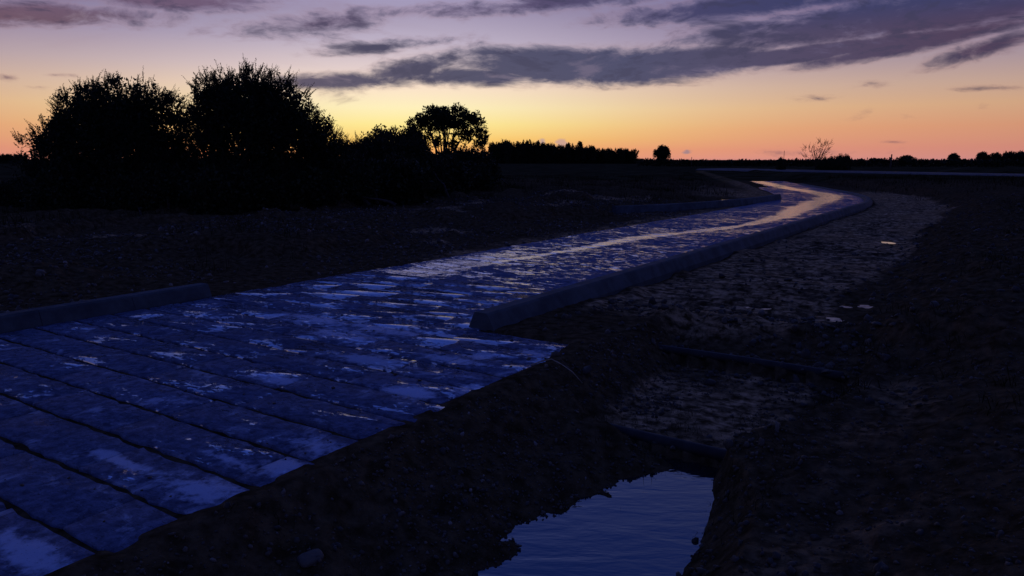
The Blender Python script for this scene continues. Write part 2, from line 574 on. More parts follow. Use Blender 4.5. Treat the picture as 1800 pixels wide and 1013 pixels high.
def mat_simple(name, c1, c2, scale, rough, bump=0.0, spec=.3):
    m, t, bs, pos = new_mat(name)
    n = t.noise(pos, scale, 5, .6)
    t.put(bs.inputs['Base Color'], t.mix(t.mr(n, .3, .7), c1 + (1,), c2 + (1,)))
    bs.inputs['Roughness'].default_value = rough
    bs.inputs['Specular IOR Level'].default_value = spec
    if bump:
        add_bump(t, bs, n, .7, bump)
    return m


def mat_water(name, ior, wave):
    m, t, bs, pos = new_mat(name)
    bs.inputs['Base Color'].default_value = (.012, .012, .014, 1)
    bs.inputs['Roughness'].default_value = .03
    bs.inputs['IOR'].default_value = ior
    v = t.mapping(pos, rot=(0, 0, R(12)), scale=(.6, 1.6, 1))
    h = t.m('ADD', t.noise(v, 4.0, 3, .5, .4), t.m('MULTIPLY', t.noise(v, 14.0, 2, .5), .25))
    add_bump(t, bs, h, 1.0, wave)
    return m


def mat_stone():
    m, t, bs, pos = new_mat('rubble_stone')
    tone = get_attr(t, 'tone')
    n = t.noise(pos, 40, 4, .6)
    c = t.ramp(tone, [(0, (.014, .010, .005)), (.55, (.048, .034, .020)), (.8, (.085, .066, .048)), (1, (.26, .235, .21))])
    c = t.mix(t.mr(n, .45, .7, 0, .5), c, (.03, .026, .024, 1))
    t.put(bs.inputs['Base Color'], c)
    bs.inputs['Roughness'].default_value = .75
    add_bump(t, bs, n, .5, .01)
    return m


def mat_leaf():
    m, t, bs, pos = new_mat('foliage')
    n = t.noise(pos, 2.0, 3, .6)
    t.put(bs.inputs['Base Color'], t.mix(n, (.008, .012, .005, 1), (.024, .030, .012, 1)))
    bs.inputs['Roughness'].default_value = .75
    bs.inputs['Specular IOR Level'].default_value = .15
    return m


M_SOIL = mat_soil()
M_SLAB = mat_slab()
M_ROAD = mat_road()
M_KERB = mat_kerb()
M_STONE = mat_stone()
M_LEAF = mat_leaf()
M_BARK = mat_simple('bark', (.020, .016, .013), (.055, .045, .036), 14, .9, .01, .1)
M_PIPE = mat_simple('pipe_plastic', (.008, .007, .007), (.022, .020, .019), 9, .62, .004, .2)
M_WATER = mat_water('ditch_water', 1.95, .006)
M_PUD = mat_water('puddle_water', 2.3, .003)
M_ASPH = mat_simple('asphalt', (.07, .066, .064), (.11, .10, .095), 3, .8, .01, .04)
M_GRASS = mat_simple('grass_blades', (.008, .009, .004), (.030, .026, .015), 1.5, .9, 0, .0)
M_STRAW = mat_simple('dry_stalk', (.16, .13, .09), (.30, .25, .18), 30, .8)
M_POST = mat_simple('weathered_post', (.03, .027, .024), (.06, .055, .05), 10, .9)
M_WHITE = mat_simple('white_marker', (.5, .5, .52), (.7, .7, .72), 8, .6)

# ------------------------------------------------------------------ ground sheet
az_in = np.radians(np.linspace(-40, 40, 560))
az_out = np.radians(np.concatenate([np.linspace(40, 70, 30)[1:], np.linspace(70, 290, 60)[1:], np.linspace(290, 320, 30)[1:-1]]))
AZ = np.concatenate([az_in, az_out])
rr = [0.35]
while rr[-1] < 70:
    rr.append(rr[-1] * (1.0085 if rr[-1] > 2 else 1.03))
while rr[-1] < 6000:
    rr.append(rr[-1] * 1.04)
RR = np.array(rr)
GX = RR[:, None] * np.sin(AZ)[None, :]
GY = RR[:, None] * np.cos(AZ)[None, :]
GZ = height(GX, GY)
nr, na = GX.shape
V = np.stack([GX, GY, GZ], -1).reshape(-1, 3)
i = np.arange(nr - 1)[:, None]
j = np.arange(na)[None, :]
j2 = (j + 1) % na
Fq = np.stack([i * na + j, i * na + j2, (i + 1) * na + j2, (i + 1) * na + j], -1).reshape(-1, 4)[:, ::-1]
V = np.concatenate([V, [[0, 0, float(height(np.array([0.0]), np.array([0.0]))[0])]]])
Ft = np.stack([np.full(na, nr * na), j2[0], j[0]], -1)
me = mk_mesh('ground', V, Fq, Ft, True)
gp, gq = pq(V[:, 0], V[:, 1])
gr_ = np.hypot(V[:, 0], V[:, 1])
mud = smooth(2.0, 2.4, gq) * (1 - smooth(4.4, 5.2, gq + .4 * fbm(V[:, 0], V[:, 1], .7, 2, 41))) * smooth(6.3, 9.0, gp)
bay = smooth(3.55, 3.9, gq) * (1 - smooth(5.0, 5.25, gq)) * smooth(4.98, 5.06, gp) * (1 - smooth(6.85, 6.95, gp))
mud = mud * (1 - smooth(42, 50, gp)) * (1 - .35 * smooth(14, 28, gp))
mud = np.maximum(mud, .62 * smooth(.05, .45, fbm(V[:, 0], V[:, 1], .55, 4, 48)) * smooth(-2.6, -3.4, gq) * (1 - smooth(-9, -12, gq)) * (1 - smooth(28, 36, gp)))
mud = np.maximum(mud, bay * (.75 + .5 * fbm(V[:, 0], V[:, 1], 2.2, 3, 44)))
mud = np.maximum(mud, smooth(33, 38, gp) * (1 - smooth(44, 54, gp)) * smooth(-9, -4, gq) * (1 - smooth(2, 4, gq)) * .55)
mud = np.maximum(mud, .55 * smooth(-3.6, -2.1, gq) * (1 - smooth(-1.9, -1.7, gq)) * smooth(8, 11, gp))
mud = np.maximum(mud, (.42 + .3 * fbm(V[:, 0], V[:, 1], 1.6, 3, 46)) * smooth(5.1, 5.6, gq) * (1 - smooth(6.0, 6.6, gq)) * smooth(1.5, 2.5, gp) * (1 - smooth(6.5, 7.5, gp)))
attr(me, 'mud', np.clip(mud, 0, 1))
field = np.maximum(smooth(55, 95, gr_) * smooth(5, 10, np.abs(gq)), smooth(58, 64, gp))
attr(me, 'field', np.maximum(field, .7 * smooth(-17, -22, gq)))
ground = ob('ground', me, M_SOIL)
tag(ground, kind='structure')


def hz(x, y):
    return height(np.atleast_1d(np.asarray(x, float)), np.atleast_1d(np.asarray(y, float)))


# ------------------------------------------------------------------ the concrete road: far surface + single slabs
ps = np.concatenate([np.arange(8.38, 20, .07), np.arange(20, 64, .16)])
qs = np.linspace(0, 1, 56)
PP, QQ = np.meshgrid(ps, qs, indexing='ij')
ql = -1.88 + .9 * smooth(44, 58, PP) + .06 * fbm(PP, PP * 0, .8, 2, 51)
qr = 2.0
Q = ql + (qr - ql) * QQ
X, Y = road_xy(PP, Q)
line = (-7.25 - UC) + .35 * smooth(9, 14, PP) + 1.15 * smooth(14, 21, PP) - .55 * smooth(23, 30, PP) + .5 * smooth(31, 38, PP) - .6 * smooth(40, 50, PP) + .10 * fbm(PP, PP * 0, .5, 3, 53)
wid = .12 + .05 * smooth(8, 16, PP) + .30 * smooth(19, 30, PP) + .12 * fbm(PP, PP * 0 + 9, .7, 2, 54)
wet = np.exp(-((Q - line) / np.maximum(wid, .06)) ** 2)
wet = np.maximum(wet, .10 + .14 * fbm(X, Y, .5, 3, 55))
wet = np.maximum(wet, .45 * np.exp(-((PP - 10) / 2.5) ** 2) * np.exp(-((Q + 1.2) / .7) ** 2))
ZZ = .006 * fbm(X, Y, 2.5, 4, 56) + .004 * fbm(X, Y, 11, 2, 57) - .012 * np.exp(-((Q - line) / .5) ** 2) - .012
jo = np.abs(((PP - 1.95) / .40 + .5) % 1 - .5) * .40
ZZ = ZZ - .016 * (1 - smooth(.012, .03, jo)) * (1 - smooth(14, 22, PP))
Vr = np.stack([X, Y, ZZ], -1).reshape(-1, 3)
n0, n1 = X.shape
i = np.arange(n0 - 1)[:, None]
j = np.arange(n1 - 1)[None, :]
Fr = np.stack([i * n1 + j, i * n1 + j + 1, (i + 1) * n1 + j + 1, (i + 1) * n1 + j], -1).reshape(-1, 4)
mr_ = mk_mesh('road', Vr, Fr, None, True)
attr(mr_, 'wet', wet.ravel())
road = ob('road', mr_, M_ROAD)
tag(road, kind='structure')

rng = np.random.default_rng(5)


def slab_mesh(u0, u1, s0, s1):
    """worn slab: ragged outline, rounded arris, in the road frame"""
    pts = []
    nu = max(3, int((u1 - u0) / .085))
    ns = 3
    for a in range(nu):
        pts.append((u0 + (u1 - u0) * a / nu, s0))
    for a in range(ns):
        pts.append((u1, s0 + (s1 - s0) * a / ns))
    for a in range(nu):
        pts.append((u1 - (u1 - u0) * a / nu, s1))
    for a in range(ns):
        pts.append((u0, s1 - (s1 - s0) * a / ns))
    pts = np.array(pts)
    c = np.array([(u0 + u1) / 2, (s0 + s1) / 2])
    pts = pts + rng.normal(0, .0075, pts.shape)
    n = len(pts)
    d = np.sign(c - pts) * .006 * (np.abs(pts - c) > np.array([(u1 - u0) / 2 - .03, (s1 - s0) / 2 - .03]))
    z0 = rng.normal(0, .0016)
    tu, ts = rng.normal(0, .0015), rng.normal(0, .004)
    top = lambda p: z0 + (p[:, 0] - c[0]) * tu + (p[:, 1] - c[1]) * ts
    inner = pts + d
    rings = []
    for q_, dz in ((inner, 0.0), (pts, -.005 - rng.random(n) * .004), (pts, -.11)):
        x, y = su2xy(q_[:, 1], q_[:, 0])
        rings.append(np.stack([x, y, top(q_) + dz], -1))
    x, y = su2xy(c[1], c[0])
    V = np.concatenate(rings + [[[x, y, z0]]])
    k = np.arange(n)
    k2 = (k + 1) % n
    Fq = np.concatenate([np.stack([k, k + n, k2 + n, k2], -1), np.stack([k + n, k + 2 * n, k2 + 2 * n, k2 + n], -1)])
    Ft = np.stack([k, k2, np.full(n, 3 * n)], -1)
    return mk_mesh('slab', V, Fq, Ft)


row = 0
s = -.45
while s < 8.3:
    gap = .044 - .017 * float(smooth(2.5, 5.5, np.array(s)))
    s1 = s + .40 - gap
    uL = -8.24 + rng.normal(0, .015)
    uR = (-3.15 + rng.normal(0, .03)) if s < 5.9 else -4.36
    cut = uL + (.6 + .8 * (row % 2)) * 1.0 + rng.normal(0, .06)
    a = uL
    while a < uR - .05:
        b = min(cut, uR)
        if uR - b < .22:
            b = uR
        eg = .002 + .005 * rng.random()
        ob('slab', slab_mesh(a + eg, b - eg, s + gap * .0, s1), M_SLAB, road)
        a = b
        cut = b + 1.2 + rng.normal(0, .15)
    row += 1
    s += .40


# ------------------------------------------------------------------ kerbs
def kerb_mesh(path, h0=.165, wb=.15, wt=.075, taper=None):
    """path: Nx2; trapezoid profile swept along, capped at both ends"""
    path = np.asarray(path, float)
    t = np.gradient(path, axis=0)
    t /= np.linalg.norm(t, axis=1)[:, None]
    nrm = np.stack([t[:, 1], -t[:, 0]], -1)
    prof = [(-wb, -.10), (-wb, .0), (-wt - .012, h0 - .02), (-wt + .006, h0), (wt - .006, h0), (wt + .016, h0 - .02), (wb + .02, .0), (wb + .02, -.18)]
    rings = []
    N = len(path)
    for k, (o, z) in enumerate(prof):
        jit = .004 * fbm(np.arange(N) * .35, np.full(N, k * 3.0), 1.0, 2, 61)
        rings.append(np.concatenate([path + nrm * (o + jit)[:, None] if np.ndim(jit) else path, ((z + jit * .8) * (1 if taper is None or z <= 0 else taper))[:, None]], 1))
    m = len(prof)
    V = np.stack(rings, 1).reshape(-1, 3)
    F = []
    for a in range(N - 1):
        for k in range(m):
            k2 = (k + 1) % m
            F.append((a * m + k, a * m + k2, (a + 1) * m + k2, (a + 1) * m + k))
    me = bpy.data.meshes.new('kerb')
    me.from_pydata(V.tolist(), [], F + [tuple(range(m - 1, -1, -1)), tuple((N - 1) * m + k for k in range(m))])
    me.update()
    import bmesh
    bm = bmesh.new()
    bm.from_mesh(me)
    bmesh.ops.recalc_face_normals(bm, faces=bm.faces)
    bm.to_mesh(me)
    bm.free()
    return me


pk = np.concatenate([np.arange(6.02, 30, .35), np.arange(30, 56, .4)])
kx, ky = road_xy(pk, np.full(len(pk), 1.98))
ko = ob('kerb', kerb_mesh(np.stack([kx, ky], -1), taper=1 - .65 * smooth(27, 42, pk)), M_KERB)
tag(ko, 'long grey concrete kerb with a cut trapezoid end, running up the right side of the wet road to the bend', 'kerb')
# kerb stones on the near left
kr = ob('kerb', None)
kr.location = (0, 0, 0)
tag(kr, 'short grey kerb of stones set end to end along the left edge of the near slabs', 'kerb')
a = 5.62
while a > -2.5:
    b = a - .995
    pth = np.array([su2xy(b + (a - b) * f, -8.40 + rng.normal(0, .003)) for f in np.linspace(0, 1, 5)])
    ob('kerb_stone', kerb_mesh(pth, .155, .12, .075), M_KERB, kr)
    a -= 1.0
# kerb on the inside of the far bend
pth = np.array([su2xy(s_, u_) for s_, u_ in ((33.9, -8.42), (33, -8.42), (32, -8.43), (31, -8.47), (30, -8.55), (29, -8.66), (28, -8.8), (27, -8.97), (26, -9.18), (25, -9.45), (24, -9.8), (23, -10.25), (22.2, -10.7))])
tag(ob('kerb', kerb_mesh(pth, .21), M_KERB), 'dark kerb curving away to the left of the road just before the far bend', 'kerb')

# ------------------------------------------------------------------ water
def grid_sheet(name, x0, x1, y0, y1, n, fn):
    a, b = np.meshgrid(np.linspace(x0, x1, n), np.linspace(y0, y1, n), indexing='ij')
    x, y, z = fn(a, b)
    V = np.stack([x, y, z], -1).reshape(-1, 3)
    i = np.arange(n - 1)[:, None]
    j = np.arange(n - 1)[None, :]
    F = np.stack([i * n + j, i * n + j + 1, (i + 1) * n + j + 1, (i + 1) * n + j], -1).reshape(-1, 4)
    return mk_mesh(name, V, F[:, ::-1], None, True)


def ws(a, b):
    x, y = su2xy(a, b)
    return x, y, np.full(a.shape, -.43)


wo_ = ob('ditch_water', grid_sheet('ditch_water', .6, 4.93, -2.75, -.75, 24, ws), M_WATER)
tag(wo_, kind='structure')


def puddle(a, b, la, lc, ro):
    n = 22
    th = np.linspace(0, 2 * math.pi, n, endpoint=False)
    k = 1.45
    x = a + k * (np.cos(th) * la * math.cos(ro) - np.sin(th) * lc * math.sin(ro))
    y = b + k * (np.cos(th) * la * math.sin(ro) + np.sin(th) * lc * math.cos(ro))
    me = bpy.data.meshes.new('puddle')
    me.from_pydata([(p, q, PUD_Z) for p, q in zip(x, y)], [], [tuple(range(n))])
    return me


for i_, pd in enumerate(MUD_PUDDLES):
    lab = ['small bright puddle nearest the kerb in the rutted mud', 'small bright puddle in the rutted mud, nearest of the cluster to the camera', 'largest bright puddle in the rutted mud at the foot of the bank',
           'bright puddle in the mud closest to the dark right bank', 'lone small puddle far up the rutted mud strip beside the kerb', 'tiny puddle just left of the largest one in the rutted mud'][i_]
    tag(ob('puddle', puddle(*pd), M_PUD), lab, 'puddle', 'puddles in the rutted mud')
for i_, pd in enumerate(TRACK_PUDDLES):
    lab = ['far puddle, leftmost in the row along the distant mud track', 'second puddle from the left in the row along the distant mud track', 'long bright puddle in the middle of the row along the distant mud track',
           'short puddle second from the right in the row along the distant mud track', 'rightmost long bright puddle of the row along the distant mud track', 'small puddle in the ruts behind the far curved kerb'][i_]
    tag(ob('puddle', puddle(*pd), M_PUD), lab, 'puddle', 'puddles on the distant track')


# ------------------------------------------------------------------ tubes
def tube(pts, rad, n=8, cap=True):
    pts = np.asarray(pts, float)
    rad = np.broadcast_to(np.asarray(rad, float), (len(pts),))
    t = np.gradient(pts, axis=0)
    t /= np.linalg.norm(t, axis=1)[:, None] + 1e-9
    ref = np.where(np.abs(t[:, 2:3]) > .9, np.array([[1.0, 0, 0]]), np.array([[0, 0, 1.0]]))
    b1 = np.cross(t, ref)
    b1 /= np.linalg.norm(b1, axis=1)[:, None]
    b2 = np.cross(t, b1)
    th = np.linspace(0, 2 * math.pi, n, endpoint=False)
    V = pts[:, None] + rad[:, None, None] * (np.cos(th)[None, :, None] * b1[:, None] + np.sin(th)[None, :, None] * b2[:, None])
    N = len(pts)
    i = np.arange(N - 1)[:, None]
    j = np.arange(n)[None, :]
    j2 = (j + 1) % n
    F = np.stack([i * n + j, i * n + j2, (i + 1) * n + j2, (i + 1) * n + j], -1).reshape(-1, 4)
    V = V.reshape(-1, 3)
    Ft = None
    if cap:
        V = np.concatenate([V, pts[:1], pts[-1:]])
        k = np.arange(n)
        Ft = np.concatenate([np.stack([(k + 1) % n, k, np.full(n, N * n)], -1), np.stack([(N - 1) * n + k, (N - 1) * n + (k + 1) % n, np.full(n, N * n + 1)], -1)])
    return V, F, Ft


def pipe_path(s_, u0, u1, z0, z1, sag):
    f = np.linspace(0, 1, 14)
    x, y = su2xy(s_ + .03 * np.sin(f * 3), u0 + (u1 - u0) * f)
    return np.stack([x, y, z0 + (z1 - z0) * f - sag * np.sin(f * math.pi)], -1)


V_, F_, T_ = tube(pipe_path(4.95, -2.72, -1.08, -.335, -.355, .015), .052, 16)
tag(ob('pipe', mk_mesh('pipe', V_, F_, T_, True), M_PIPE), 'dark pipe laid across the trench on the ledge above the ditch water', 'pipe')
V_, F_, T_ = tube(pipe_path(6.97, -2.95, -1.08, -.20, -.21, .0), .048, 16)
tag(ob('pipe', mk_mesh('pipe', V_, F_, T_, True), M_PIPE), 'straight dark pipe across the trench farther up, below the earth mound', 'pipe')


# ------------------------------------------------------------------ stones, clods, grass
def ico(sub):
    import bmesh
    bm = bmesh.new()
    bmesh.ops.create_icosphere(bm, subdivisions=sub, radius=1)
    bm.verts.ensure_lookup_table()
    v = np.array([list(a.co) for a in bm.verts])
    f = np.array([[b.index for b in a.verts] for a in bm.faces])
    bm.free()
    return v, f


ICO1, ICO2 = ico(1), ico(2)


def rot_random(n, g):
    q = g.normal(size=(n, 4))
    q /= np.linalg.norm(q, axis=1)[:, None]
    w, x, y, z = q.T
    return np.stack([np.stack([1 - 2 * (y * y + z * z), 2 * (x * y - z * w), 2 * (x * z + y * w)], -1),
                     np.stack([2 * (x * y + z * w), 1 - 2 * (x * x + z * z), 2 * (y * z - x * w)], -1),
                     np.stack([2 * (x * z - y * w), 2 * (y * z + x * w), 1 - 2 * (x * x + y * y)], -1)], 1)


def stones(name, x, y, size, tone, seed, sink=.25, base=ICO1, label=None):
    g = np.random.default_rng(seed)
    n = len(x)
    bv, bf = base
    jit = g.uniform(.62, 1.25, size=(n, len(bv), 1))
    sc3 = np.stack([g.uniform(.75, 1.3, n), g.uniform(.6, 1.1, n), g.uniform(.4, .85, n)], -1)
    v = bv[None] * jit * sc3[:, None]
    v = np.einsum('nij,nkj->nki', rot_random(n, g), v)
    z = hz(x, y)
    v = v * size[:, None, None] + np.stack([x, y, z + size * (.5 - sink)], -1)[:, None]
    f = bf[None] + (np.arange(n) * len(bv))[:, None, None]
    me = mk_mesh(name, v.reshape(-1, 3), None, f.reshape(-1, 3))
    attr(me, 'tone', np.repeat(tone, len(bv)))
    o = ob(name, me, M_STONE)
    tag(o, label, None, None, 'stuff')
    return o


g = np.random.default_rng(11)


def scatter(n, p0, p1, q0, q1, keep=None):
    p = g.uniform(p0, p1, n)
    q = g.uniform(q0, q1, n)
    x, y = road_xy(p, q)
    if keep is not None:
        k = keep(p, q, x, y)
        x, y = x[k], y[k]
    return x, y


def tones(n, pale):
    t = g.beta(1.6, 1.8, n) * .85
    t[g.random(n) < pale] = g.uniform(.8, 1.0)
    return np.where(g.random(n) < pale, g.uniform(.72, 1, n), t)


def lognorm(n, med, sig, lo, hi):
    return np.clip(med * np.exp(g.normal(0, sig, n)), lo, hi)


x, y = scatter(16000, 2, 30, -11, -2.2, lambda p, q, x, y: (fbm(x, y, .45, 3, 71) + .25 * smooth(-2.4, -5, q) + g.normal(0, .15, len(p))) > .08)
stones('rubble', x, y, lognorm(len(x), .020, .5, .007, .06), tones(len(x), .045) * .9, 21, label='loose stones and clods over the left verge')
x, y = scatter(9000, .6, 7.2, 3.3, 4.5, lambda p, q, x, y: fbm(x, y, 1.1, 3, 72) + g.normal(0, .2, len(p)) > -.15)
stones('gravel', x, y, lognorm(len(x), .0075, .5, .003, .024), tones(len(x), .05) * .9, 22, label='fine gravel and crumbs of soil on the bank below the slabs')
x, y = scatter(10000, .6, 8.5, 4.75, 7.6, lambda p, q, x, y: fbm(x, y, 1.0, 3, 73) + g.normal(0, .2, len(p)) > -.05)
stones('gravel', x, y, lognorm(len(x), .0075, .55, .003, .022), tones(len(x), .03) * .8, 23, label='gravel and crumbs of soil on the shelf right of the ditch')
x, y = scatter(900, 4.9, 18, 2.3, 5.4, lambda p, q, x, y: g.random(len(p)) < .6)
stones('clods', x, y, lognorm(len(x), .016, .6, .006, .07), tones(len(x), .05) * .8, 24, label='clods of earth lying in the rutted mud and between the pipes')
x, y = scatter(3200, 8, 34, 4.6, 12)
stones('clods', x, y, lognorm(len(x), .022, .5, .008, .06), tones(len(x), .01) * .6, 25, label='earth clods over the spoil bank on the right')
x, y = scatter(420, 6.6, 8.6, 2.4, 5.6, lambda p, q, x, y: fbm(x, y, .9, 2, 75) > -.1)
x2, y2 = scatter(260, 2.0, 7.0, 4.9, 6.2, lambda p, q, x, y: fbm(x, y, .9, 2, 76) > .0)
x, y = np.concatenate([x, x2]), np.concatenate([y, y2])
stones('clods', x, y, lognorm(len(x), .024, .45, .010, .055), tones(len(x), .0) * .7, 26, base=ICO2, label='lumps of dug earth round the trench and its mound')
# crumbs of soil lying on the slabs
p_ = g.uniform(1.0, 7.5, 700)
q_ = g.uniform(-1.8, 3.2, 700)
kk = (g.random(700) < np.clip(.15 + .6 * smooth(1.5, 3.2, q_), 0, 1)) & ((p_ < 5.9) | (q_ < 1.8))
x, y = road_xy(p_[kk], q_[kk])


def crumbs():
    n = len(x)
    gg = np.random.default_rng(9)
    bv, bf = ICO1
    sz = np.clip(.006 * np.exp(gg.normal(0, .5, n)), .003, .02)
    v = bv[None] * gg.uniform(.6, 1.2, (n, len(bv), 1)) * np.array([1, 1, .6]) * sz[:, None, None] + np.stack([x, y, sz * .35], -1)[:, None]
    me = mk_mesh('crumbs', v.reshape(-1, 3), None, (bf[None] + (np.arange(n) * len(bv))[:, None, None]).reshape(-1, 3))
    attr(me, 'tone', np.repeat(gg.uniform(.1, .6, n), len(bv)))
    tag(ob('soil_crumbs', me, M_STONE), 'crumbs of soil lying on the concrete slabs', None, None, 'stuff')


crumbs()


def blades(name, x, y, h, w, seed, mat, label, lean=.5):
    gg = np.random.default_rng(seed)
    n = len(x)
    z = hz(x, y) - .01
    th = gg.uniform(0, 2 * math.pi, n)
    ph = gg.uniform(0, 2 * math.pi, n)
    b = np.stack([x, y, z], -1)
    side = np.stack([np.cos(th), np.sin(th), np.zeros(n)], -1) * (w / 2)[:, None]
    ln = np.stack([np.cos(ph), np.sin(ph), np.zeros(n)], -1) * (h * gg.uniform(.1, lean, n))[:, None]
    up = np.array([0, 0, 1.0])[None] * h[:, None]
    mid = b + ln * .35 + up * .55
    tip = b + ln * 1.25 + up * .95
    V = np.stack([b - side, b + side, mid + side * .7, mid - side * .7, tip], 1)
    o = np.arange(n)[:, None] * 5
    me = mk_mesh(name, V.reshape(-1, 3), o + np.array([[0, 1, 2, 3]]), o + np.array([[3, 2, 4]]))
    return tag(ob(name, me, mat), label, None, None, 'stuff')


def tufts(n, per, spread, p0, p1, q0, q1, keep=None):
    cx, cy = scatter(n, p0, p1, q0, q1, keep)
    m = len(cx)
    return (np.repeat(cx, per) + g.normal(0, spread, m * per), np.repeat(cy, per) + g.normal(0, spread, m * per))


x, y = tufts(1100, 12, .07, 2, 32, 5.2, 11, lambda p, q, x, y: fbm(x, y, .6, 3, 81) + .2 * smooth(5.2, 8, q) > .05)
blades('grass', x, y, lognorm(len(x), .10, .4, .03, .3), np.full(len(x), .007), 31, M_GRASS, 'dark grass and weeds over the spoil bank on the right', .9)
x, y = tufts(650, 9, .05, 1.2, 8.6, 3.3, 5.4, lambda p, q, x, y: fbm(x, y, 1.1, 3, 82) > .12)
blades('grass', x, y, lognorm(len(x), .05, .4, .02, .12), np.full(len(x), .004), 32, M_GRASS, 'thin weeds and roots on the banks of the trench', 1.6)
x, y = tufts(1500, 12, .12, 6, 40, -18, -3.5, lambda p, q, x, y: fbm(x, y, .4, 3, 83) + .5 * smooth(-6, -12, q) > .22)
blades('grass', x, y, lognorm(len(x), .16, .45, .05, .5), np.full(len(x), .010), 33, M_GRASS, 'rough grass and weeds between the left verge and the hedge', .8)
x, y = tufts(1600, 10, .25, 36, 75, -22, 30, lambda p, q, x, y: np.abs(q) > 4)
blades('grass', x, y, lognorm(len(x), .20, .4, .08, .5), np.full(len(x), .022), 34, M_GRASS, 'rough grass on the far ground round the bend', .8)


# single pieces on the near bank
def chunk(name, loc, size, rotz, seed, mat, label, cat, flat=(1, .7, .25)):
    gg = np.random.default_rng(seed)
    bv, bf = ICO2
    v = np.sign(bv) * np.abs(bv) ** .55 * gg.uniform(.85, 1.12, (len(bv), 1)) * np.array(flat) * size
    me = mk_mesh(name, v, None, bf)
    attr(me, 'tone', np.full(len(v), .66))
    o = ob(name, me, mat)
    z = float(hz(loc[0], loc[1])[0])
    o.location = (loc[0], loc[1], z + size * flat[2] * .35)
    o.rotation_euler = (.25, -.15, rotz)
    return tag(o, label, cat)


chunk('stone', (-.96, 3.29), .062, .6, 3, M_STONE, 'flat grey stone lying on the dark bank below the near slabs', 'stone')
f = np.linspace(0, 1, 6)
sx, sy = .16 + .42 * f, 6.05 - .12 * f + .02 * np.sin(f * 5)
V_, F_, T_ = tube(np.stack([sx, sy, hz(sx, sy) + .012 + .03 * np.sin(f * 3)], -1), .006 * (1 - .5 * f), 6)
tag(ob('stick', mk_mesh('stick', V_, F_, T_, True), M_STRAW), 'thin pale stick lying where the slabs run out into soil', 'stick')


# ------------------------------------------------------------------ shrubs and trees
def leaf_quads(p, d, ln, w, gg):
    n = len(p)
    d = d / (np.linalg.norm(d, axis=1)[:, None] + 1e-9)
    rnd = gg.normal(size=(n, 3))
    sd = np.cross(d, rnd)
    sd /= np.linalg.norm(sd, axis=1)[:, None] + 1e-9
    a = p
    c = p + d * ln[:, None]
    m = p + d * (ln * .45)[:, None]
    return np.stack([a, m + sd * (w / 2)[:, None], c, m - sd * (w / 2)[:, None]], 1)


def quads_mesh(name, Q):
    n = len(Q)
    return mk_mesh(name, Q.reshape(-1, 3), np.arange(n * 4).reshape(n, 4))


def join(parts):
    Vs, Fs, Ts, o = [], [], [], 0
    for V, F, T in parts:
        Vs.append(V)
        Fs.append(F + o)
        if T is not None:
            Ts.append(T + o)
        o += len(V)
    return np.concatenate(Vs), np.concatenate(Fs), (np.concatenate(Ts) if Ts else None)


